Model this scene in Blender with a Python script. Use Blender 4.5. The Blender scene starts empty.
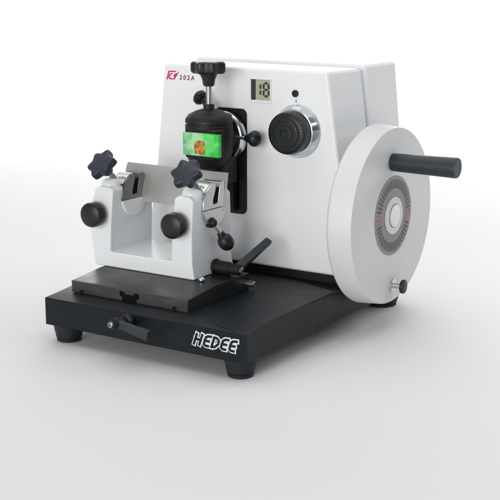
import bpy, bmesh, math, random
from mathutils import Vector, Matrix
PI = math.pi
random.seed(7)
K = 0.01                      # everything below is written in centimetres
S = bpy.context.scene
C = S.collection

# ------------------------------------------------------------------ camera
cam_d = bpy.data.cameras.new("camera"); cam = bpy.data.objects.new("camera", cam_d); C.objects.link(cam)
cam_d.sensor_width = 36; cam_d.lens = 1257.0 / 500 * 36
cam_d.clip_start = 0.05; cam_d.clip_end = 200
yaw, pitch = math.radians(32.8), math.radians(13.03)
cam.location = Vector((117.42, -128.56, 52.05)) * K
cam.rotation_euler = (PI/2 - pitch, 0, yaw)
S.camera = cam
S.render.resolution_x = 1024; S.render.resolution_y = 1024

# ------------------------------------------------------------------ light
w = bpy.data.worlds.new("World"); S.world = w; w.use_nodes = True
nt = w.node_tree; bg = nt.nodes['Background']; bg.inputs[1].default_value = 0.50
tc = nt.nodes.new('ShaderNodeTexCoord'); dt = nt.nodes.new('ShaderNodeVectorMath'); dt.operation = 'DOT_PRODUCT'; dt.inputs[1].default_value = (0.93, -0.2, -0.3)
nt.links.new(tc.outputs['Generated'], dt.inputs[0])
rp = nt.nodes.new('ShaderNodeValToRGB'); rp.color_ramp.elements[0].position = 0.0; rp.color_ramp.elements[0].color = (1, 1, 1, 1)
rp.color_ramp.elements[1].position = 1.0; rp.color_ramp.elements[1].color = (0.055, 0.09, 0.15, 1)
mr = nt.nodes.new('ShaderNodeMapRange'); mr.inputs[1].default_value = -0.2; mr.inputs[2].default_value = 0.9
nt.links.new(dt.outputs['Value'], mr.inputs[0]); nt.links.new(mr.outputs[0], rp.inputs[0]); nt.links.new(rp.outputs[0], bg.inputs[0])
def area(name, loc, target, size, sizey, power, col=(1, 1, 1)):
    l = bpy.data.lights.new(name, 'AREA'); l.shape = 'RECTANGLE'; l.size = size*K; l.size_y = sizey*K
    l.energy = power; l.color = col
    o = bpy.data.objects.new(name, l); C.objects.link(o); o.location = Vector(loc)*K
    d = Vector(target) - Vector(loc); o.rotation_euler = d.to_track_quat('-Z', 'Y').to_euler()
    return o
area("softbox_top", (10, 40, 230), (17, 25, 10), 300, 300, 34)
area("softbox_front", (60, -320, 70), (14, 20, 16), 230, 150, 76)
area("fill_rear_right", (230, 260, 150), (240, 270, 0), 320, 300, 80)  # added unseen lamp, brightens the far floor on the right
area("fill_rear_left", (-250, 330, 150), (-250, 330, 0), 360, 320, 110)  # its left-hand partner, also added out of view to lift the floor
area("fill_backdrop", (-320, 560, 300), (-400, 720, 40), 800, 450, 440)  # unseen lamp added to turn the sweep white
S.view_settings.view_transform = 'Standard'; S.view_settings.look = 'None'
S.view_settings.exposure = 0; S.view_settings.gamma = 1

# ------------------------------------------------------------------ materials
def mat(name, col, rough=0.4, metal=0.0, bump=0.0, bscale=300, var=0.0, vscale=20, spec=0.5, coat=0.0, stretch=None, rvar=0.0):
    m = bpy.data.materials.new(name); m.use_nodes = True; nt = m.node_tree; b = nt.nodes['Principled BSDF']
    b.inputs['Base Color'].default_value = (*col, 1); b.inputs['Roughness'].default_value = rough
    b.inputs['Metallic'].default_value = metal; b.inputs['Specular IOR Level'].default_value = spec
    b.inputs['Coat Weight'].default_value = coat
    tc = nt.nodes.new('ShaderNodeTexCoord'); src = tc.outputs['Object']
    if stretch:
        mp = nt.nodes.new('ShaderNodeMapping'); mp.inputs['Scale'].default_value = stretch
        nt.links.new(src, mp.inputs[0]); src = mp.outputs[0]
    if var or rvar:
        n = nt.nodes.new('ShaderNodeTexNoise'); n.inputs['Scale'].default_value = vscale; n.inputs['Detail'].default_value = 6
        nt.links.new(src, n.inputs['Vector'])
        if var:
            r = nt.nodes.new('ShaderNodeMapRange'); r.inputs[1].default_value = 0.3; r.inputs[2].default_value = 0.7
            r.inputs[3].default_value = 1 - var; r.inputs[4].default_value = 1 + var
            nt.links.new(n.outputs[0], r.inputs[0])
            mx = nt.nodes.new('ShaderNodeVectorMath'); mx.operation = 'SCALE'; mx.inputs[0].default_value = col
            nt.links.new(r.outputs[0], mx.inputs['Scale']); nt.links.new(mx.outputs[0], b.inputs['Base Color'])
        if rvar:
            r = nt.nodes.new('ShaderNodeMapRange'); r.inputs[1].default_value = 0.3; r.inputs[2].default_value = 0.7
            r.inputs[3].default_value = max(0.02, rough - rvar); r.inputs[4].default_value = rough + rvar
            nt.links.new(n.outputs[0], r.inputs[0]); nt.links.new(r.outputs[0], b.inputs['Roughness'])
    if bump:
        n = nt.nodes.new('ShaderNodeTexNoise'); n.inputs['Scale'].default_value = bscale; n.inputs['Detail'].default_value = 3
        nt.links.new(src, n.inputs['Vector'])
        bp = nt.nodes.new('ShaderNodeBump'); bp.inputs['Strength'].default_value = bump; bp.inputs['Distance'].default_value = 0.0005
        nt.links.new(n.outputs[0], bp.inputs['Height']); nt.links.new(bp.outputs[0], b.inputs['Normal'])
    return m
M = {}
M['surface'] = mat('pale surface', (0.685, 0.685, 0.685), 0.8, var=0.008, vscale=2, spec=0.1)
M['white'] = mat('white enamel', (0.735, 0.745, 0.752), 0.42, bump=0.14, bscale=520, var=0.018, vscale=9, rvar=0.05)
M['white2'] = mat('white enamel holder', (0.72, 0.735, 0.745), 0.3, bump=0.12, bscale=520, var=0.012, vscale=12)
M['wheelw'] = mat('white lacquer', (0.605, 0.615, 0.62), 0.45, bump=0.12, bscale=520, var=0.015, vscale=14)
M['black'] = mat('black crackle paint', (0.003, 0.0055, 0.0085), 0.40, spec=0.25, bump=0.6, bscale=1100, var=0.25, vscale=30, rvar=0.06)
M['foot'] = mat('foot rubber', (0.009, 0.012, 0.016), 0.55, spec=0.35, bump=0.1, bscale=800)
M['plate_top'] = mat('blued steel', (0.018, 0.019, 0.022), 0.36, metal=0.35, var=0.25, vscale=25, rvar=0.08)
M['plate_front'] = mat('machined steel', (0.075, 0.070, 0.066), 0.42, metal=0.75, var=0.22, vscale=22, stretch=(1, 1, 4), rvar=0.08)
M['plastic'] = mat('black plastic', (0.009, 0.011, 0.013), 0.36, spec=0.35, bump=0.08, bscale=600, rvar=0.06, vscale=40)
M['matte'] = mat('matt black metal', (0.007, 0.007, 0.008), 0.5, spec=0.35, rvar=0.08, vscale=60, var=0.2)
M['shade_black'] = mat('black and recess shade', (0.004, 0.004, 0.0045), 0.7, var=0.1, spec=0.1)  # near-black that stands in for recess shade; also colours the slot rails
M['grip'] = mat('grey black grip', (0.02, 0.026, 0.031), 0.42, spec=0.4, bump=0.1, bscale=500, rvar=0.05, vscale=30)
M['chrome'] = mat('chrome', (0.60, 0.615, 0.63), 0.16, metal=1, rvar=0.04, vscale=50)
M['satin'] = mat('satin steel', (0.60, 0.60, 0.60), 0.30, metal=1, rvar=0.08, vscale=40, var=0.06)
M['satin_dark'] = mat('worn steel', (0.33, 0.34, 0.34), 0.35, metal=1, rvar=0.1, vscale=60, var=0.15)
M['shaded_steel'] = mat('steel with dark reflection', (0.17, 0.175, 0.17), 0.35, metal=1, rvar=0.1, vscale=60, var=0.15)
M['blade'] = mat('ground blade steel', (0.54, 0.525, 0.505), 0.4, metal=0.9, rvar=0.012, vscale=70, var=0.015, stretch=(14, 1, 0.25))
M['star'] = mat('slate plastic', (0.022, 0.026, 0.037), 0.42, spec=0.4, bump=0.08, bscale=500, rvar=0.06, vscale=30)
M['lcd'] = mat('display glass', (0.36, 0.38, 0.26), 0.25, var=0.04, vscale=80)
M['ink'] = mat('dark print', (0.02, 0.022, 0.02), 0.5, var=0.05)
M['red'] = mat('red print', (0.52, 0.02, 0.08), 0.5, var=0.1, vscale=60)
M['dred'] = mat('dark red print', (0.20, 0.02, 0.055), 0.5, var=0.1, vscale=60)
M['letter'] = mat('white print', (0.70, 0.72, 0.72), 0.5, var=0.05, vscale=60)
M['dial'] = mat('grey dial print', (0.215, 0.215, 0.215), 0.45, var=0.06, vscale=80)
M['dialred'] = mat('dial red print', (0.38, 0.09, 0.11), 0.5, var=0.1)
M['dialink'] = mat('dial ink', (0.06, 0.06, 0.06), 0.5, var=0.1)

# green cassette material: pale at the left, saturated green at the right, mottled
def cassette_mat():
    m = bpy.data.materials.new('green wax cassette'); m.use_nodes = True; nt = m.node_tree; b = nt.nodes['Principled BSDF']
    b.inputs['Roughness'].default_value = 0.3; b.inputs['Subsurface Weight'].default_value = 0.25; b.inputs['Subsurface Radius'].default_value = (0.002, 0.003, 0.002)
    tc = nt.nodes.new('ShaderNodeTexCoord'); sp = nt.nodes.new('ShaderNodeSeparateXYZ'); nt.links.new(tc.outputs['Object'], sp.inputs[0])
    n = nt.nodes.new('ShaderNodeTexNoise'); n.inputs['Scale'].default_value = 75; n.inputs['Detail'].default_value = 4
    nt.links.new(tc.outputs['Object'], n.inputs['Vector'])
    a = nt.nodes.new('ShaderNodeMath'); a.operation = 'MULTIPLY_ADD'; a.inputs[1].default_value = 16; a.inputs[2].default_value = 0.0
    nt.links.new(sp.outputs[0], a.inputs[0])
    s = nt.nodes.new('ShaderNodeMath'); s.operation = 'ADD'; nt.links.new(a.outputs[0], s.inputs[0]); nt.links.new(n.outputs[0], s.inputs[1])
    cr = nt.nodes.new('ShaderNodeValToRGB'); e = cr.color_ramp.elements
    e[0].position = 0.03; e[0].color = (0.10, 0.42, 0.14, 1)
    e[1].position = 0.95; e[1].color = (0.03, 0.52, 0.06, 1)
    for p, c in ((0.14, (0.20, 0.5, 0.24, 1)), (0.3, (0.42, 0.66, 0.42, 1)), (0.52, (0.36, 0.66, 0.36, 1)), (0.68, (0.08, 0.60, 0.10, 1)), (0.8, (0.13, 0.66, 0.15, 1))):
        q = e.new(p); q.color = c
    nt.links.new(s.outputs[0], cr.inputs[0]); nt.links.new(cr.outputs[0], b.inputs['Base Color'])
    return m
M['green'] = cassette_mat()
M['tissue'] = mat('brown specimen', (0.40, 0.19, 0.02), 0.45, bump=0.5, bscale=300, var=0.95, vscale=170)

# ------------------------------------------------------------------ helpers
WL = {}
def empty(name, loc, parent=None):
    o = bpy.data.objects.new(name, None); C.objects.link(o); o.empty_display_size = 0.05
    L = Vector(loc)*K; WL[o] = L
    o.location = L - (WL[parent] if parent else Vector()); o.parent = parent
    return o
def obj(name, bm, m, parent=None, smooth=35, origin=None):
    bmesh.ops.recalc_face_normals(bm, faces=bm.faces)
    if origin is None:
        xs = [v.co for v in bm.verts]
        lo = Vector([min(c[i] for c in xs) for i in range(3)]); hi = Vector([max(c[i] for c in xs) for i in range(3)])
        origin = (lo + hi)/2
        if parent is None: origin.z = lo.z
    origin = Vector(origin)
    for v in bm.verts: v.co = (v.co - origin)*K
    me = bpy.data.meshes.new(name); bm.to_mesh(me); bm.free()
    for mm in (m if isinstance(m, (list, tuple)) else [m]): me.materials.append(mm)
    if smooth:
        me.shade_smooth(); me.set_sharp_from_angle(angle=math.radians(smooth))
    o = bpy.data.objects.new(name, me); C.objects.link(o)
    L = origin*K; WL[o] = L
    o.location = L - (WL[parent] if parent else Vector()); o.parent = parent
    if smooth:
        wn = o.modifiers.new('weighted', 'WEIGHTED_NORMAL'); wn.keep_sharp = True
    return o
def tag(o, label=None, cat=None, group=None, kind=None):
    if label: o['label'] = label
    if cat: o['category'] = cat
    if group: o['group'] = group
    if kind: o['kind'] = kind
    return o
def merge(dst, src, mtx=None, mi=0):
    mp = {}
    for v in src.verts: mp[v] = dst.verts.new((mtx @ v.co) if mtx else v.co)
    for f in src.faces:
        try:
            g = dst.faces.new([mp[v] for v in f.verts]); g.material_index = mi if mi else f.material_index
        except ValueError: pass
    src.free(); return dst
def bev(bm, r, seg=3, ang=30):
    if r <= 0: return bm
    bmesh.ops.recalc_face_normals(bm, faces=bm.faces)
    es = [e for e in bm.edges if len(e.link_faces) == 2 and e.calc_face_angle(0) > math.radians(ang)]
    bmesh.ops.bevel(bm, geom=es, offset=r, segments=seg, profile=0.5, affect='EDGES', clamp_overlap=True)
    return bm
def poly(bm, pts): return bm.faces.new([bm.verts.new(p) for p in pts])
def prism(pts, a, b, r=0, seg=3, axis='z'):
    """outline pts in 2-D, extruded from a to b along axis"""
    bm = bmesh.new()
    f = {'z': lambda u, v, t: (u, v, t), 'y': lambda u, v, t: (u, t, v), 'x': lambda u, v, t: (t, u, v)}[axis]
    A = [bm.verts.new(f(u, v, a)) for u, v in pts]; B = [bm.verts.new(f(u, v, b)) for u, v in pts]
    bm.faces.new(A); bm.faces.new(list(reversed(B))); n = len(pts)
    for i in range(n): bm.faces.new((A[i], B[i], B[(i+1) % n], A[(i+1) % n]))
    return bev(bm, r, seg)
def box(x0, x1, y0, y1, z0, z1, r=0, seg=3): return prism([(x0, y0), (x1, y0), (x1, y1), (x0, y1)], z0, z1, r, seg)
def hexa(b, t, r=0, seg=3):
    bm = bmesh.new(); B = [bm.verts.new(p) for p in b]; T = [bm.verts.new(p) for p in t]
    bm.faces.new(B); bm.faces.new(T[::-1])
    for i in range(4): bm.faces.new((B[i], T[i], T[(i+1) % 4], B[(i+1) % 4]))
    return bev(bm, r, seg)
def lathe(prof, n=64):
    """prof = [(radius, height)] about local z"""
    bm = bmesh.new(); rings = []
    for r, h in prof:
        if r < 1e-6: rings.append([bm.verts.new((0, 0, h))])
        else: rings.append([bm.verts.new((r*math.cos(2*PI*i/n), r*math.sin(2*PI*i/n), h)) for i in range(n)])
    for a, b in zip(rings, rings[1:]):
        for i in range(n):
            j = (i+1) % n
            if len(a) == 1 and len(b) == 1: continue
            if len(a) == 1: bm.faces.new((a[0], b[i], b[j]))
            elif len(b) == 1: bm.faces.new((a[i], a[j], b[0]))
            else: bm.faces.new((a[i], a[j], b[j], b[i]))
    if len(rings[0]) > 1: bm.faces.new(rings[0][::-1])
    if len(rings[-1]) > 1: bm.faces.new(rings[-1])
    return bm
def frame(p, axis, up=(0, 0, 1)):
    z = Vector(axis).normalized(); u = Vector(up)
    if abs(z.dot(u.normalized())) > 0.98: u = Vector((0, 1, 0))
    x = u.cross(z).normalized(); y = z.cross(x)
    m = Matrix((x, y, z)).transposed().to_4x4(); m.translation = Vector(p); return m
def xf(bm, m): bm.transform(m); return bm
def rod(a, b, r, n=24, r2=None):
    a, b = Vector(a), Vector(b); L = (b-a).length; r2 = r if r2 is None else r2; e = min(0.12, r*0.25)
    return xf(lathe([(r-e, 0), (r, e), (r2, L-e), (r2-e, L)], n), frame(a, b-a))
def ball(rx, rz=None, n=32, h0=0.0):
    rz = rz or rx
    return lathe([(0 if k in (0, 16) else rx*math.sin(PI*k/16), h0 - rz*math.cos(PI*k/16)) for k in range(17)], n)
def rrect(x0, x1, y0, y1, r, n=6):
    P = []
    for cx, cy, a in ((x1-r, y0+r, -PI/2), (x1-r, y1-r, 0), (x0+r, y1-r, PI/2), (x0+r, y0+r, PI)):
        for i in range(n+1): t = a + PI/2*i/n; P.append((cx+r*math.cos(t), cy+r*math.sin(t)))
    return P
def star(r, lobes, depth, h, phase=0.0, dome=0.25, n=120):
    """lobed hand knob about local z, from z=0 to z=h"""
    def rad(t):
        c = math.cos(lobes*(t-phase)); return r*(1 - depth*(0.5-0.5*c)**0.8)
    levels = [(0.86, 0), (0.96, 0.10*h), (1, 0.25*h), (1, 0.75*h), (0.965, 0.9*h), (0.88, 0.975*h), (0.78, h), (0.45, h+dome*0.6), (0.2, h+dome)]
    bm = bmesh.new(); rings = []
    for k, (s, z) in enumerate(levels):
        ring = []
        for i in range(n):
            t = 2*PI*i/n; q = rad(t)
            if s < 0.7: q = r*(0.55*(1) + 0.45*q/r)
            ring.append(bm.verts.new((q*s*math.cos(t), q*s*math.sin(t), z)))
        rings.append(ring)
    for a, b in zip(rings, rings[1:]):
        for i in range(n): bm.faces.new((a[i], a[(i+1) % n], b[(i+1) % n], b[i]))
    bm.faces.new(rings[0][::-1]); bm.faces.new(rings[-1]); return bm
def text_bm(s, size, spacing=1.0, shear=0.0, offset=0.0):
    c = bpy.data.curves.new('t', 'FONT'); c.body = s; c.size = size; c.space_character = spacing; c.shear = shear; c.offset = offset
    c.resolution_u = 4
    o = bpy.data.objects.new('t', c); C.objects.link(o); dg = bpy.context.evaluated_depsgraph_get(); dg.update()
    me = bpy.data.meshes.new_from_object(o.evaluated_get(dg)); bm = bmesh.new(); bm.from_mesh(me)
    bpy.data.objects.remove(o); bpy.data.curves.remove(c); bpy.data.meshes.remove(me)
    return bm
def capsule(a, b, r, z, n=6, sq=(False, False)):
    a, b = Vector(a), Vector(b); d = b-a; t = math.atan2(d.y, d.x)
    P = []
    if sq[0] or sq[1]:
        u = d.normalized()*r; v = Vector((-u.y, u.x)); out = []
        for c, s, e, g in ((b, t-PI/2, sq[1], 1), (a, t+PI/2, sq[0], -1)):
            if e: out += [(c.x+g*u.x-g*v.x, c.y+g*u.y-g*v.y, z), (c.x+g*u.x+g*v.x, c.y+g*u.y+g*v.y, z)]
            else: out += [(c.x+r*math.cos(s+PI*i/n), c.y+r*math.sin(s+PI*i/n), z) for i in range(n+1)]
        return out
    for c, s in ((b, t-PI/2), (a, t+PI/2)):
        for i in range(n+1): q = s+PI*i/n; P.append((c.x+r*math.cos(q), c.y+r*math.sin(q), z))
    return P
FRONT = Matrix(((1, 0, 0, 0), (0, 0, -1, 0), (0, 1, 0, 0), (0, 0, 0, 1)))    # local xy -> world xz facing -y

# ------------------------------------------------------------------ the surface and its sweep
bm = bmesh.new(); TZ = -1.0; prof = [(-700, TZ), (500, TZ)]
for k in range(1, 17):
    a = PI/2*k/16; prof.append((500+300*math.sin(a), TZ+300-300*math.cos(a)))
prof.append((800, 900))
rows = [[bm.verts.new((x, y, z)) for x in (-1500, 1200)] for y, z in prof]
for a, b in zip(rows, rows[1:]): bm.faces.new((a[0], a[1], b[1], b[0]))
tag(obj('backdrop', bm, M['surface'], origin=(0, 0, TZ)), kind='structure')

# ------------------------------------------------------------------ the microtome
T = empty('microtome', (17, 23, TZ))
tag(T, 'white and black hand-cranked microtome with a large white wheel, standing on the pale surface', 'microtome')

# base casting
bm = bmesh.new(); V = bm.verts.new
b0, b1, b2, b3 = V((0, 0, 1.5)), V((34, 0, 1.5)), V((34, 46, 1.5)), V((0, 46, 1.5))
A, B = V((0, 0, 5.45)), V((34, 0, 5.45))
La, Ra = V((0, 7, 6)), V((34, 7, 6))
cr = [V(p) for p in ((4.6, 2.3, 6), (25.4, 1.9, 6), (30.6, 0.75, 5.82))]
Lr, Mr, Rr = V((0, 26, 6)), V((26.2, 26, 6)), V((34, 23.2, 6))
Ll, Ml, Rl = V((0, 26, 5.65)), V((26.2, 26, 5.65)), V((34, 23.2, 5.65))
Lb, Rb = V((0, 46, 5.65)), V((34, 46, 5.65))
F = bm.faces.new
F((b0, b3, b2, b1)); F((b0, b1, B, A)); F((A, B, cr[2], cr[1], cr[0])); F((A, cr[0], La)); F((B, Ra, cr[2]))
F((La, cr[0], cr[1], cr[2], Ra, Rr, Mr, Lr))
F((Lr, Mr, Ml, Ll)); F((Mr, Rr, Rl, Ml)); F((Ll, Ml, Rl, Rb, Lb))
F((b1, b2, Rb, Rl, Rr, Ra, B)); F((b0, A, La, Lr, Ll, Lb, b3)); F((b2, b3, Lb, Rb))
base = obj('base', bev(bm, 0.16, 3, 12), M['black'], T, smooth=30)
for x, y in ((2.3, 2.35), (31.6, 2.35), (2.4, 43.4), (31.2, 43.6)):
    q = 1.3 if y > 20 else 1.0
    obj('foot', xf(lathe([(r*q, h) for r, h in [(1.6, 0), (1.74, 0.1), (1.78, 0.45), (1.72, 0.5), (1.85, 0.62), (2.22, 2.5), (2.22, 2.6)]], 40), Matrix.Translation((x, y, TZ+0.002))), M['foot'], T)

# lettering on the base front, slanted outline capitals
def strokes(ch):
    if ch == 'H': return [[(0.15, 0), (0.15, 2)], [(1.15, 0), (1.15, 2)], [(0.15, 1), (1.15, 1)]], 1.75
    if ch == 'E': return [[(1.0, 2), (0.45, 1.98), (0.16, 1.7), (0.12, 1.0), (0.16, 0.3), (0.45, 0.02), (1.0, 0)], [(0.15, 1), (0.9, 1)]], 1.5
    if ch == 'D': return [[(0.12, 0), (0.12, 2)], [(0.12, 2), (0.6, 1.95), (1.08, 1.5), (1.12, 0.8), (0.7, 0.12), (0.12, 0)]], 1.62
wb, kb = bmesh.new(), bmesh.new(); x = 0; q = 0
for ch in 'HEDEE':
    ss, adv = strokes(ch)
    for s in ss:
        for ia, (a, b) in enumerate(zip(s, s[1:])):
            sq = (ia == 0, ia == len(s)-2)
            sc = lambda p: ((x+p[0])*0.87 + 0.36*p[1]*0.68, p[1]*0.68)
            poly(wb, capsule(sc(a), sc(b), 0.33, 0.002*q, sq=sq)); poly(kb, capsule(sc(a), sc(b), 0.165, 0.1+0.002*q, sq=sq)); q += 1
    x += adv
def base_text(bm_): return xf(xf(bm_, FRONT), Matrix.Translation((25.75, -0.03, 3.03)))
lt = obj('lettering', base_text(wb), M['letter'], base, smooth=0)
obj('lettering_fill', base_text(kb), M['black'], base, smooth=0)

# clamping lever on the base front
bl = obj('base_lever', xf(star(1.15, 16, 0.04, 1.1, dome=0.1), frame((15.2, -0.02, 4.35), (0, -1, 0))), M['plastic'], T)
obj('shaft', merge(rod((15.2, -1.0, 4.35), (15.0, -3.7, 4.75), 0.62), xf(lathe([(0.78, 0), (0.78, 0.7), (0.7, 0.8)], 24), frame((15.05, -2.6, 4.7), (-0.06, -1, 0.1)))), M['matte'], bl)
obj('screw', xf(lathe([(0.42, 0), (0.42, 0.35), (0.32, 0.42), (0.24, 0.42), (0.22, 0.25), (0, 0.25)], 24), frame((15.0, -3.6, 4.75), (0, -1, 0))), M['satin_dark'], bl)
a, b = Vector((15.1, -2.7, 4.75)), Vector((20.6, -2.9, 3.9))
obj('arm', xf(hexa([(-0.5, -0.4, 0), (0.5, -0.4, 0), (0.5, 0.4, 0), (-0.5, 0.4, 0)], [(-0.68, -0.4, 5.6), (0.68, -0.4, 5.6), (0.68, 0.4, 5.6), (-0.68, 0.4, 5.6)], 0.15), frame(a, b-a, (0, 1, 0))), M['grip'], bl)

# slide plate with its T slot
out = [(2.6, 6.02), (2.6, 7.7), (22.8, 7.7), (22.8, 6.02), (14.2, 6.02), (14.2, 6.55), (14.6, 6.55), (14.6, 7.35), (13.75, 7.35), (13.75, 7.0), (12.1, 7.0), (12.1, 7.35), (11.25, 7.35), (11.25, 6.55), (11.65, 6.55), (11.65, 6.02)]
plate = obj('slide_plate', prism(out, 2.9, 3.12, 0.03, 1, axis='y'), M['plate_front'], T)
obj('plate_body', merge(prism([(3.122, 6.02), (3.122, 7.7), (9.4, 8.32), (18.0, 8.32), (18.0, 6.02)], 2.6, 22.8, 0.1, 2, axis='x'),
    box(4.0, 4.2, 17.9, 18.1, 6.1, 6.3)), M['plate_top'], plate)
obj('slot_shade', box(11.2, 14.65, 3.06, 3.118, 6.03, 7.4), M['shade_black'], plate)  # thin dark sheet behind the T slot, shade of its depth as colour
for x in (4.4, 20.6):
    obj('notch_shade', box(x-0.35, x+0.35, 2.86, 3.0, 6.1, 6.5, 0.05), M['shade_black'], plate)  # dark block on the face, painted shade of a notch
obj('pin', rod((22.3, 17.5, 6.9), (24.1, 17.5, 6.9), 0.42), M['satin'], plate)
obj('ball_screw', xf(ball(0.5, 0.42), Matrix.Translation((20.0, 10.2, 8.6))), M['chrome'], plate)

# knife holder: one casting with a U opening
H = [(1.05, 7.95), (18.85, 7.95), (18.5, 10.5), (18.45, 15), (18.6, 19.4), (18.0, 20.05), (16.2, 20.1), (15.45, 19.6), (15.1, 15), (14.9, 10.6),
     (4.0, 10.6), (4.2, 15), (4.5, 19.6), (3.9, 20.05), (1.9, 20.1), (1.2, 19.5), (0.55, 17.3), (0.1, 14.6)]
H = [(x, z if z > 8 else 8.34) for x, z in H]
bm = prism(H, 10.0, 20.0, 0, axis='y')
for v in bm.verts:
    if v.co.z > 19: 
        if v.co.y > 15: v.co.y = 19.6
        else: v.co.y = 10.25
holder = obj('knife_holder', bev(bm, 0.22, 3, 18), M['white2'], T, smooth=40)

def disc_outline():
    cy, cz = 15.15, 18.1
    return [(cy+2.85*math.cos(t), cz+2.85*math.sin(t)) for t in [PI+0.12+(PI-0.24)*i/24 for i in range(25)]]
def jaw_outline():
    P = [(12.3, 17.8), (14.2, 17.8), (14.95, 17.8), (16.2, 17.8), (17.3, 17.8), (17.4, 18.9), (17.5, 20.2), (17.6, 20.9), (17.45, 21.3), (17.05, 21.45), (16.6, 21.25), (16.4, 20.7), (15.95, 18.5), (14.75, 18.4), (14.7, 19.0), (15.35, 20.5), (15.4, 21.1), (15.1, 21.4), (14.7, 21.4), (13.9, 21.0), (13.1, 20.4), (12.5, 19.4), (12.3, 18.5)]
    return P
for k, x0 in enumerate((1.95, 15.9)):
    x1 = x0 + 2.65 if k == 0 else x0 + 3.05
    cl = obj('clamp_jaws', prism(jaw_outline(), x0, x1, 0.1, 2, axis='x'), M[('shaded_steel', 'satin')[k]], holder)  # left jaws have their dark reflection put into the colour, unlike their twin
    obj('clamp_disc', prism(disc_outline(), x0, x1+0.08, 0.1, 2, axis='x'), M[('white2', 'satin')[k]], holder)
    obj('jaw_gap_shade', prism([(14.7, 18.45), (15.95, 18.45), (16.35, 20.6), (15.3, 20.6)], x0+0.4, x1-0.1, 0, axis='x'), M['shade_black'], holder)  # solid dark fill, shade of the gap between the jaws
    # conical boss and clamp screw, square to the knife
    n = Vector((0, -0.66, 0.62)).normalized(); xc = (3.1, 17.85)[k]
    P0 = Vector((xc, 13.0, 20.45))
    obj('boss', xf(lathe([(1.5, -0.3), (1.48, 0.15), (1.36, 0.6), (1.1, 1.0), (0.75, 1.25), (0.4, 1.35), (0, 1.37)], 48), frame((xc-(0.45, 0.75)[k], 12.2, 19.85), (0, -0.15, 1))), M['white2'], holder)
    obj('clamp_screw', rod(P0 - n*0.3, P0+n*3.9, 0.42), M['satin_dark'], holder)
    sk = P0 + n*3.6
    obj('star_knob', merge(xf(star(2.33, 6, 0.24, 1.35, phase=(0.45, 0.1)[k], dome=0.18), frame(sk, n + Vector(((-0.12, 0.05)[k], -0.1, 0)))),
        xf(lathe([(0.7, -1.1), (0.95, 0.05)], 24), frame(sk, n))), M['star'], holder)
    # round knob on the front face
    obj('round_knob', xf(lathe([(0.9, 0), (0.9, 0.4), (1.55, 0.5), (1.78, 0.7), (1.85, 1.1), (1.84, 1.75), (1.72, 2.1), (1.4, 2.3), (0.8, 2.42), (0, 2.45)], 48),
        frame(((2.05, 16.45)[k], 10.0, 16.15), (0, -1, 0))), M['plastic'], holder)
    obj('lit_shoulder', prism([(12.75, 20.2), (13.05, 20.52), (13.85, 21.14), (14.68, 21.52), (15.1, 21.52), (15.1, 21.3), (13.2, 20.2)], x0+0.3, x1-0.25, 0.03, 1, axis='x'), M['satin'], holder)  # light on the insert's upward face, put in as a bright strip
    # engraved angle scale marks on the insert's sloping shoulder
    mk = bmesh.new()
    for j in range(3):
        u = x0+1.15+0.45*j
        a0 = Vector((u, 13.45, 20.86)); a1 = Vector((u+0.05, 13.72 + 0.1*(j % 2), 21.07+0.07*(j % 2))); nn = Vector((0, -0.78, 0.62))*0.07
        for vv in [poly(mk, [a0+nn, a0+nn+Vector((0.16, 0, 0)), a1+nn+Vector((0.16, 0, 0)), a1+nn])]: pass
    obj('scale_marks', mk, M['ink'], holder, smooth=0)

# ball lever hanging from the right-hand clamp
blv = obj('lever_rod', rod((19.2, 14.3, 15.9), (19.9, 15.6, 13.9), 0.34), M['satin'], holder)
obj('lever_pivot', xf(merge(ball(0.6), lathe([(0.75, -1.0), (0.75, -0.1), (0.6, 0)], 24)), frame((19.25, 14.2, 15.9), (1, 0, 0))), M['matte'], holder)
obj('lever_ball', xf(merge(ball(1.15, 1.3), lathe([(0.5, -1.7), (0.7, -0.8)], 24)), frame((20.2, 16.0, 12.9), (0.3, 0.5, -0.95))), M['plastic'], holder)

# locking lever low on the holder's side
lv = obj('locking_lever', merge(rod((18.4, 15.3, 9.3), (21.4, 15.3, 9.3), 0.95), merge(rod((21.2, 15.3, 9.3), (23.2, 15.3, 9.3), 0.8), rod((18.7, 15.3, 9.3), (19.2, 15.3, 9.3), 1.15))), M['matte'], T)
a, b = Vector((22.5, 15.0, 9.3)), Vector((22.9, 23.2, 12.1))
L = (b-a).length
obj('arm', xf(hexa([(-0.6, -0.5, 0), (0.6, -0.5, 0), (0.6, 0.5, 0), (-0.6, 0.5, 0)], [(-0.55, -0.4, L), (0.55, -0.4, L), (0.55, 0.4, L), (-0.55, 0.4, L)], 0.2), frame(a, b-a, (0.5, 0, 1))), M['grip'], lv)
obj('screw', xf(lathe([(0.5, 0), (0.5, 0.15), (0.4, 0.2), (0, 0.2)], 24), frame((23.18, 15.3, 9.3), (1, 0, 0))), M['satin_dark'], lv)

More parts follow.
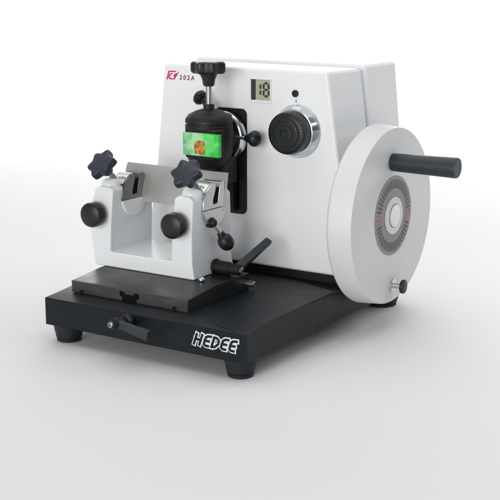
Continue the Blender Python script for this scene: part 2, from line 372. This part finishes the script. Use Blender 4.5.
# housing: front block, groove, rear cover
bm = bmesh.new()
lv_ = [(7.1, -2.5, 33.7), (20.7, -0.2, 32.5), (36.55, 1.54, 30.15)]
rings = []
for z, xl, xr in lv_:
    rings.append([bm.verts.new(p) for p in ((xl, 27, z), (xr, 27, z), (xr+0.95, 35.2, z), (xl-0.6, 35.2, z))])
bm.faces.new(rings[0]); bm.faces.new(rings[-1][::-1])
for a, b in zip(rings, rings[1:]):
    for i in range(4): bm.faces.new((a[i], b[i], b[(i+1) % 4], a[(i+1) % 4]))
bmesh.ops.recalc_face_normals(bm, faces=bm.faces)
housing = obj('housing', bev(bm, 0.45, 4, 20), M['white'], T, smooth=30)
obj('joint_strip', hexa([(-1.6, 34.9, 7.1), (34.2, 34.9, 7.1), (34.3, 36.6, 7.1), (-1.6, 36.6, 7.1)], [(1.3, 34.9, 36.2), (30.75, 34.9, 36.2), (30.85, 36.6, 36.2), (1.3, 36.6, 36.2)]), M['white'], housing)
obj('rear_cover', hexa([(-2.0, 36.2, 7.1), (34.7, 36.2, 7.1), (35.0, 45, 7.1), (-2.4, 45, 7.1)],
    [(1.0, 36.2, 37.0), (31.3, 36.2, 37.0), (31.95, 45, 37.0), (0.3, 45, 37.0)], 0.55, 4), M['white'], housing)
obj('plinth', box(0.6, 33.2, 28.2, 44.5, 5.6, 7.3), M['matte'], T)

# specimen slot in the front face
sp = obj('slot_panel', prism(rrect(11.0, 16.65, 14.6, 30.5, 0.9), 26.9, 27.3, 0.06, 2, axis='y'), M['matte'], housing)
obj('slot_rail', merge(box(12.0, 12.7, 26.3, 26.88, 15.2, 29.5, 0.1), box(14.6, 15.2, 26.3, 26.88, 15.2, 29.5, 0.1)), M['shade_black'], housing)

# display window with its two digits
fr = bmesh.new()
x0, x1, z0, z1 = 17.4, 20.7, 31.95, 34.95
disp = obj('display', prism([(x0, z0), (x1, z0), (x1, z1), (x0, z1)], 26.975, 27.3, axis='y'), M['lcd'], T)
fb = bmesh.new()
for bb in ((x0-0.3, x1+0.2, z0-0.36, z0), (x0-0.3, x1+0.2, z1, z1+0.14)): merge(fb, prism([(bb[0], bb[2]), (bb[1], bb[2]), (bb[1], bb[3]), (bb[0], bb[3])], 26.85, 27.25, 0.06, 2, axis='y'))
for bb in ((x0-0.3, x0, z0, z1), (x1, x1+0.2, z0, z1)): merge(fb, prism([(bb[0], bb[2]+0.003), (bb[1], bb[2]+0.003), (bb[1], bb[3]-0.003), (bb[0], bb[3]-0.003)], 26.87, 27.25, 0.03, 1, axis='y'))
obj('display_frame', fb, M['white2'], disp)
obj('display_dark_strip', prism([(x0, z0), (x0+0.78, z0), (x0+0.78, z1), (x0, z1)], 26.94, 27.2, axis='y'), M['ink'], disp)  # plain dark strip at the left of the screen
sg = bmesh.new()
def seg(cx, cz, w, h, which):
    t = 0.17; g = 0.03
    S_ = {'a': ((-w, h), (w, h)), 'g': ((-w, 0), (w, 0)), 'd': ((-w, -h), (w, -h)), 'f': ((-w, 0), (-w, h)), 'b': ((w, 0), (w, h)), 'e': ((-w, -h), (-w, 0)), 'c': ((w, -h), (w, 0))}
    for s in which:
        (a0, c0), (a1, c1) = S_[s]
        if c0 == c1: a0 += g+t; a1 -= g+t; P = [(a0-t*.6, c0), (a0, c0-t), (a1, c0-t), (a1+t*.6, c0), (a1, c0+t), (a0, c0+t)]
        else: c0 += g; c1 -= g; P = [(a0, c0), (a0+t, c0+t), (a0+t, c1-t), (a0, c1), (a0-t, c1-t), (a0-t, c0+t)]
        poly(sg, [(cx+u, cz+v, 0) for u, v in P])
seg(18.6, 33.5, 0.4, 0.84, 'bc'); seg(19.98, 33.5, 0.42, 0.94, 'abcdefg')
obj('digits', xf(xf(sg, FRONT), Matrix.Translation((0, 26.955, 0))), M['ink'], disp, smooth=0)
obj('jack', xf(lathe([(0.52, 0), (0.52, 0.2), (0.46, 0.26), (0.3, 0.26), (0.27, 0.12), (0, 0.12)], 32), frame((24.95, 27.0, 33.25), (0, -1, 0))), M['plastic'], T)
obj('index_mark', prism([(25.0, 31.95), (25.12, 31.95), (25.12, 32.35), (25.0, 32.35)], 26.98, 27.1, axis='y'), M['ink'], T)

# badge: red emblem and model mark
eb = bmesh.new()
def sh(P, q): poly(eb, [(u, v, 0.004*q) for u, v in P])
sh([(0.0, 0.0), (0.28, 0.05), (0.62, 1.15), (1.75, 1.2), (1.95, 1.42), (0.42, 1.36)], 0)
sh([(0.45, 0.18), (0.95, 0.02), (1.35, 0.12), (1.1, 0.25), (0.75, 0.28), (0.72, 0.6), (0.95, 0.85), (1.3, 0.92), (1.2, 1.02), (0.8, 1.0), (0.5, 0.7)], 1)
sh([(1.2, 0.0), (1.62, 0.15), (2.5, 1.4), (2.0, 1.05), (1.6, 0.95), (1.3, 0.6), (1.5, 0.5)], 2)
bd = obj('emblem', xf(xf(eb, FRONT), Matrix.Translation((1.95, 26.97, 34.1))), M['red'], housing, smooth=0)
obj('model_mark', xf(xf(text_bm('202A', 0.95, 1.5, 0.12, 0.025), FRONT), Matrix.Translation((4.4, 26.97, 34.25))), M['dred'], housing, smooth=0)

# advance knob with its bevelled chrome collar
kc = Vector((25.35, 27.0, 27.85))
ak = obj('advance_knob', xf(star(3.08, 40, 0.014, 2.3, dome=0.0, n=240), frame(kc+Vector((0, -1.2, 0)), (0, -1, 0))), M['plastic'], T)
obj('knob_cap', xf(lathe([(2.15, 0), (2.1, 0.12), (1.85, 0.16), (1.8, 0.08), (1.25, 0.1), (1.2, 0.2), (0.7, 0.24), (0.6, 0.1), (0, 0.08)], 64), frame(kc+Vector((0, -3.51, 0)), (0, -1, 0))), M['plastic'], ak)
obj('collar', xf(lathe([(3.85, 0), (3.85, 0.25), (3.8, 0.3), (3.3, 1.45), (3.15, 1.5), (2.7, 1.5)], 64), frame(kc, (0, -1, 0))), M['chrome'], ak, smooth=30)
for an, hw_, r0, r1 in ((-0.12, 0.75, 3.32, 3.72), (-2.15, 0.42, 3.42, 3.74)):
    zz = lambda r: 0.3 + (3.8-r)/0.5*1.15 + 0.07
    tb = bmesh.new(); n = 6; row = [[], []]
    for i in range(n+1):
        t = -hw_/3.5 + 2*hw_/3.5*i/n + PI/2 + an
        for q_, r in enumerate((r0, r1)): row[q_].append(tb.verts.new((r*math.cos(t), r*math.sin(t), zz(r))))
    for i in range(n): tb.faces.new((row[0][i], row[0][i+1], row[1][i+1], row[1][i]))
    obj('collar_tag', xf(tb, frame(kc, (0, -1, 0))), M['letter'], ak)

# specimen head
hx, hy = 13.2, 22.1
dc = obj('orientation_disc', xf(lathe([(3.8, 0), (3.85, 0.1), (3.85, 0.7), (3.65, 0.95), (3.2, 1.25)], 64), frame((hx, 26.3, 26.3), (0, -1, 0))), M['chrome'], T)
obj('disc_hub', merge(rod((hx, 26.9, 26.3), (hx, 26.2, 26.3), 2.6, 40), rod((hx, 25.4, 26.3), (hx, 22.0, 26.3), 2.7, 40)), M['matte'], dc)
obj('cross_rod', rod((hx, 24.9, 26.5), (18.7, 24.9, 26.5), 0.24), M['satin'], dc)
obj('ball_knob', xf(merge(ball(1.2, 1.0), lathe([(0.55, -1.5), (0.8, -0.7)], 24)), frame((19.35, 24.9, 26.55), (1, 0, 0))), M['plastic'], dc)
prof = [(0, 21.9), (1.2, 21.9), (2.2, 22.3), (2.9, 23.0), (3.3, 23.9), (3.45, 24.6), (3.5, 28.45), (3.42, 28.55), (3.3, 28.55), (3.3, 28.8), (3.42, 28.8), (3.5, 28.9), (3.45, 29.4), (3.0, 30.0), (2.0, 30.5), (1.1, 30.75), (0.8, 30.8), (0.8, 31.4), (0.7, 31.5), (0, 31.5)]
hb = xf(lathe(prof, 64), Matrix.Translation((hx, hy, 0)))
head = obj('specimen_head', hb, M['matte'], T)
obj('jaw', box(hx-1.2, hx+3.9, 17.95, 20.2, 24.75, 27.6, 0.2), M['matte'], head)
obj('jaw_back', box(hx-1.9, hx+3.4, 18.6, 21, 23.9, 28.3, 0.35), M['matte'], head)
obj('spindle', rod((hx, hy, 31.3), (hx, hy, 35.2), 0.42), M['satin_dark'], head)
obj('lobed_knob', merge(xf(star(2.62, 7, 0.15, 1.75, phase=0.2, dome=0.12), Matrix.Translation((hx, hy, 35.95))),
    xf(lathe([(0.7, 34.1), (0.85, 34.3), (0.95, 35.0), (1.35, 35.96)], 32), Matrix.Translation((hx, hy, 0)))), M['plastic'], head)
obj('side_knob', merge(xf(lathe([(0, 0), (0.8, 0.05), (1.12, 0.4), (1.12, 0.9), (0.85, 1.25), (0.45, 1.3), (0.45, 2.4)], 32), frame((9.35, 24.6, 32.35), (1.0, -0.1, -0.55))), rod((11.1, 24.3, 31.4), (12.2, 23.6, 29.6), 0.5)), M['plastic'], head)
obj('support_post', merge(rod((hx, 21.5, 19.6), (hx, 21.5, 22.3), 0.36), box(hx-0.6, hx+0.6, 21.0, 22.0, 19.0, 20.6, 0.1)), M['white2'], head)
obj('dovetail_block', merge(box(hx+1.0, hx+2.4, 22.3, 26.0, 19.6, 23.6, 0.15), box(hx-2.1, hx-0.9, 22.6, 26.0, 20.5, 23.8, 0.15)), M['matte'], head)

# handwheel on the right-hand side, axis along x
WY, WZ = 31.05, 16.15
X = Vector((1, 0, 0))
wheel = obj('hand_wheel', xf(lathe([(12.0, 0), (12.65, 0.12), (12.95, 0.4), (13.0, 0.7), (12.72, 3.75), (12.66, 3.86), (12.55, 3.9), (3.4, 3.9)], 160), frame((35.05, WY, WZ), X)), M['wheelw'], T, smooth=40)
obj('axle', rod((33.0, WY, WZ), (35.1, WY, WZ), 2.6, 40), M['satin_dark'], wheel)
dy = WY+0.35; dz = WZ+0.1
DF = frame((38.95, dy-0.35, dz), X)
obj('dial_ring', xf(lathe([(5.75, -0.2), (5.75, 0.05), (5.7, 0.08), (2.6, 0.08), (2.55, -0.1)], 96), DF), M['dial'], wheel, smooth=40)
tk, rk = bmesh.new(), (bmesh.new(), bmesh.new())
for i in range(50):
    a = 2*PI*i/50; c, s = math.cos(a), math.sin(a)
    red = i in (48, 49, 0, 24, 25, 26)   
    r0, r1 = (3.95, 5.25)
    t = rk[0 if 20 < i < 30 else 1] if red else tk
    hw = 0.16
    P = [(r0*c-hw*s, r0*s+hw*c), (r1*c-hw*s, r1*s+hw*c), (r1*c+hw*s, r1*s-hw*c), (r0*c+hw*s, r0*s-hw*c)]
    r1 -= 0.2*(i % 2)
    poly(t, [(u, v, 0.1) for u, v in P])
obj('dial_marks', xf(tk, DF), M['dialink'], wheel, smooth=0); [obj('red_marks', xf(b_, DF), M['dialred'], wheel, smooth=0) for b_ in rk]
obj('hub', xf(lathe([(2.7, -0.2), (2.7, 0.2), (2.6, 0.28), (1.75, 0.28), (1.72, 0.1), (0, 0.1)], 64), DF), M['wheelw'], wheel)
obj('hub_cap', xf(lathe([(1.66, 0.0), (1.66, 0.36), (1.55, 0.42), (0, 0.42)], 48), DF), M['satin'], wheel)
hy_, hz_ = 30.8, 24.05
obj('handle', xf(lathe([(1.22, 0), (1.27, 0.1), (1.36, 5), (1.45, 9.7), (1.38, 9.95), (1.2, 10.0), (0.9, 9.97), (0, 9.95)], 48), frame((38.92, hy_-0.3, hz_), X)), M['grip'], wheel)
pn = obj('index_pin', xf(lathe([(0.95, 0), (0.95, 0.25), (0.42, 0.3), (0.42, 1.6)], 32), frame((38.9, 31.5, 5.85), X)), M['satin'], wheel)
obj('pin_knob', xf(lathe([(0.8, 0), (1.0, 0.08), (1.05, 0.25), (1.0, 0.45), (0.7, 0.55), (0, 0.57)], 32), frame((40.4, 31.5, 5.85), X)), M['plastic'], wheel)

# ------------------------------------------------------------------ knife and specimen
L0, L1 = 0.95, 19.05
bm = bmesh.new()
pr = [(16.75, 17.1), (17.5, 17.05), (18.1, 20.6), (18.42, 22.42), (18.38, 22.42), (17.97, 21.85), (17.6, 20.6)]
blade = obj('knife_blade', prism(pr, L0, L1, 0.015, 1, axis='x'), M['blade'])
tag(blade, 'flat grey steel blade set across the two posts of the white knife holder', 'blade')
sx, sz = 15.1, 26.2
cs = obj('specimen_cassette', box(sx-3.15, sx+3.1, 17.2, 17.98, sz-1.6, sz+1.65, 0.12, 2), M['green'])
tag(cs, 'small green wax block with a brown tissue patch, gripped in the black specimen head', 'specimen block')
bm = bmesh.new(); P = []
for i in range(26):
    a = 2*PI*i/26; r = 1 + random.uniform(-0.08, 0.08)
    cc, s_ = math.cos(a), math.sin(a)
    P.append((sx-0.15+0.95*r*math.copysign(abs(cc)**0.6, cc), sz-0.33+1.02*r*math.copysign(abs(s_)**0.6, s_)))
obj('tissue', prism(P, 17.12, 17.3, 0.03, 1, axis='y'), M['tissue'], cs)

# ------------------------------------------------------------------ render
S.render.engine = 'CYCLES'
S.cycles.max_bounces = 8
